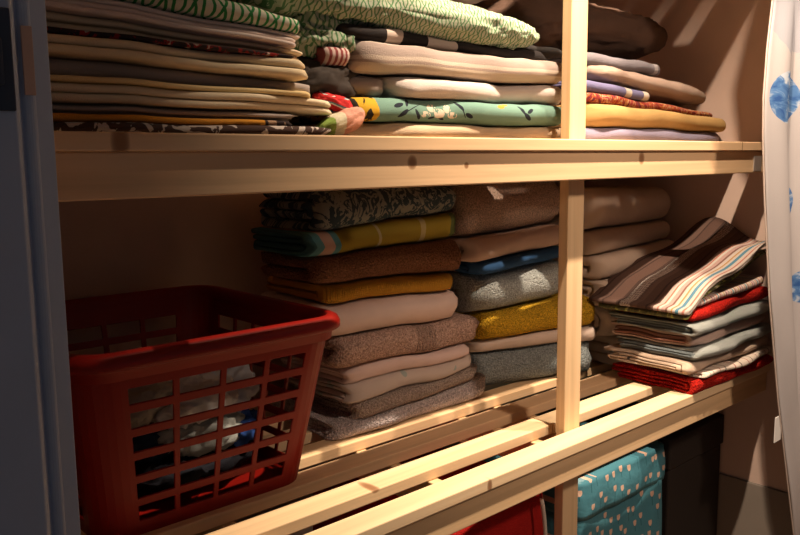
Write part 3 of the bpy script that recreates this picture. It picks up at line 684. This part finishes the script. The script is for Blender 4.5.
mblack = simple('black_card', (.018, .012, .010), .7)
box('body', (1.540, .10, FLOOR + .0005), (1.780, .42, -.700), mblack, bb, .004, (1.675, .25, FLOOR))
box('lid', (1.536, .096, -.6995), (1.784, .424, -.628), mblack, bb, .004, (1.675, .25, FLOOR))
mredf = plain('red_felt', (.42, .012, .010), 'soft')
rb = bag('storage_bag', 'red fabric bag with a pale cord standing under the shelf left of the post', 'bag', .76, 1.07, .05, .36, FLOOR + .0005, -.585, mredf, seed=6)
V = []; F = []
def tube(name, pts, r, mat, parent, seg=8):
    V = []; F = []
    for i, p in enumerate(pts):
        p = Vector(p); a = Vector(pts[max(0, i - 1)]); b = Vector(pts[min(len(pts) - 1, i + 1)]); t = (b - a).normalized()
        u = t.cross(Vector((.3, .9, .1))).normalized(); v = t.cross(u)
        for k in range(seg): an = 2 * PI * k / seg; V.append(p + (u * math.cos(an) + v * math.sin(an)) * r)
    for i in range(len(pts) - 1):
        for k in range(seg): kk = (k + 1) % seg; F.append((i * seg + k, i * seg + kk, (i + 1) * seg + kk, (i + 1) * seg + k))
    F.append(tuple(range(seg))); F.append(tuple(range((len(pts) - 1) * seg, len(pts) * seg)))
    return mesh_obj(name, V, F, mat, parent, True)
cordm = plain('cord_white', (.62, .52, .44))
c_ = tube('cord', [(.105 + .010 * math.sin(t * 5), -.162 - .002 * math.sin(t * 9), .742 - .30 * t) for t in [i / 24 for i in range(25)]], .0035, cordm, rb)
c_['label'] = 'pale cord hanging on the front'
bag('storage_bag', 'dark blue bag under the slats below the laundry basket', 'bag', .30, .56, .10, .40, FLOOR + .0005, -.66, plain('navy_canvas', (.03, .045, .13)), seed=8)
bag('storage_bag', 'olive green bag under the slats between the blue and red bags', 'bag', .58, .74, .08, .36, FLOOR + .0005, -.68, plain('olive_canvas', (.13, .12, .03)), seed=9)

# ------------------------------------------------------------------ curtain at the right
mcur = NT('curtain_print'); o_ = mcur.xyz(mcur.obj())
def ell_mask(cx, cz, rx, rz):
    nz_ = mcur.M('MULTIPLY', mcur.noise(mcur.obj(), 25, 1), .22)
    return mcur.lt(mcur.M('ADD', mcur.M('ADD', mcur.M('POWER', mcur.M('DIVIDE', mcur.M('SUBTRACT', o_[0], cx), rx), 2.0), mcur.M('POWER', mcur.M('DIVIDE', mcur.M('SUBTRACT', o_[2], cz), rz), 2.0)), nz_), 1.17)
base_c = mcur.mix(mcur.noise(mcur.obj(), 6, 3), (.42, .39, .40), (.50, .46, .46))
blue = mcur.ramp(mcur.noise(mcur.mapv(mcur.obj(), (1, 1, 2)), 22, 3, .6, .8), [(.35, (.03, .09, .28)), (.5, (.09, .20, .42)), (.62, (.45, .50, .58))])
cc = mcur.mix(mcur.M('MULTIPLY', mcur.gt(mcur.M('ADD', o_[2], mcur.M('MULTIPLY', mcur.noise(mcur.obj(), 12, 3), .18)), .265), .35), base_c, (.18, .24, .36))
for (cx, cz, rx, rz) in [(1.545, .078, .066, .046), (1.60, -.118, .022, .028), (1.69, -.29, .055, .034), (1.86, .05, .06, .05), (1.80, -.10, .03, .03), (1.95, -.3, .06, .05), (1.85, -.55, .03, .03), (1.70, .42, .06, .05)]:
    cc = mcur.mix(ell_mask(cx, cz, rx, rz), cc, blue)
mcur.color(cc); mcur = mcur.done(mcur.bump(mcur.noise(mcur.obj(), 500, 1), .3, .001), .8)
cur = empty('curtain', (0, 0, 0), 'white curtain with blue watercolour prints hanging at the right of the shelves', 'curtain')
def edge_x(z):
    K = [(-.95, 1.80), (-.836, 1.741), (-.519, 1.623), (-.30, 1.556), (-.11, 1.512), (0, 1.492), (.072, 1.485), (.16, 1.490), (.249, 1.503), (.33, 1.46), (.45, 1.40), (.56, 1.375), (.64, 1.44), (1.08, 1.47)]  # unseen bulge above the frame is shaped to shade the right wall
    if z <= K[0][0]: return K[0][1]
    for (a, xa), (b, xb) in zip(K, K[1:]):
        if z <= b: t = (z - a) / (b - a); return xa + (xb - xa) * t
    return K[-1][1]
V = []; F = []; NZ, NX = 90, 60; zt_, zb_ = 1.06, -1.20
for j in range(NZ + 1):
    z = zb_ + (zt_ - zb_) * j / NZ; xe = edge_x(z)
    for i in range(NX + 1):
        s = i / NX; x = xe - .022 + (2.15 - xe) * s
        y = -.09 + .014 * math.cos(s * 34 + .4 * math.sin(z * 4)) * min(1, .25 + s * 3) - .012 + .004 * noise.noise(Vector((s * 8, z * 5, 1)))
        V.append((x, y, z))
for j in range(NZ):
    for i in range(NX): a = j * (NX + 1) + i; F.append((a, a + 1, a + NX + 2, a + NX + 1))
o = mesh_obj('cloth', V, F, mcur, cur, True); s = o.modifiers.new('s', 'SOLIDIFY'); s.thickness = .0012
hem = [(edge_x(z) - .023, -.0895 + .001 * math.sin(z * 900), z) for z in [zb_ + (zt_ - zb_) * i / 400 for i in range(401)]]
hm = plain('hem_thread', (.60, .50, .45)); tube('hem', [(x, -.088 - (.012 - .0125 * .25), z) for x, y, z in hem], .0016, hm, cur, 6)
tagm = simple('white_label', (.75, .72, .70), .6)
o = box('care_label', (1.592, -.0965, -.600), (1.622, -.0955, -.548), tagm, cur, 0); o['label'] = 'small white sewn-in label'

# ------------------------------------------------------------------ hardware on the casing
mblue = simple('dark_blue_metal', (.03, .05, .09), .5); mbrass = simple('worn_plate', (.62, .42, .33), .5, .2)
hg = empty('door_latch', (.160, -.166, .045), 'dark blue metal latch screwed on the grey door casing at the left edge', 'latch')
hoff = (.160, -.166, .045)
box('plate', (.145, -.1685, .006), (.1755, -.1655, .072), mblue, hg, .001, hoff)
box('bolt', (.156, -.1735, .022), (.168, -.1688, .052), mblue, hg, .0015, hoff)
sp_ = empty('strike_plate', (.190, -.152, .045), 'narrow pinkish metal strike plate on the grey door casing beside the latch', 'plate')
box('plate', (.1862, -.1535, .018), (.1935, -.1515, .064), mbrass, sp_, .0004, (.190, -.152, .045))
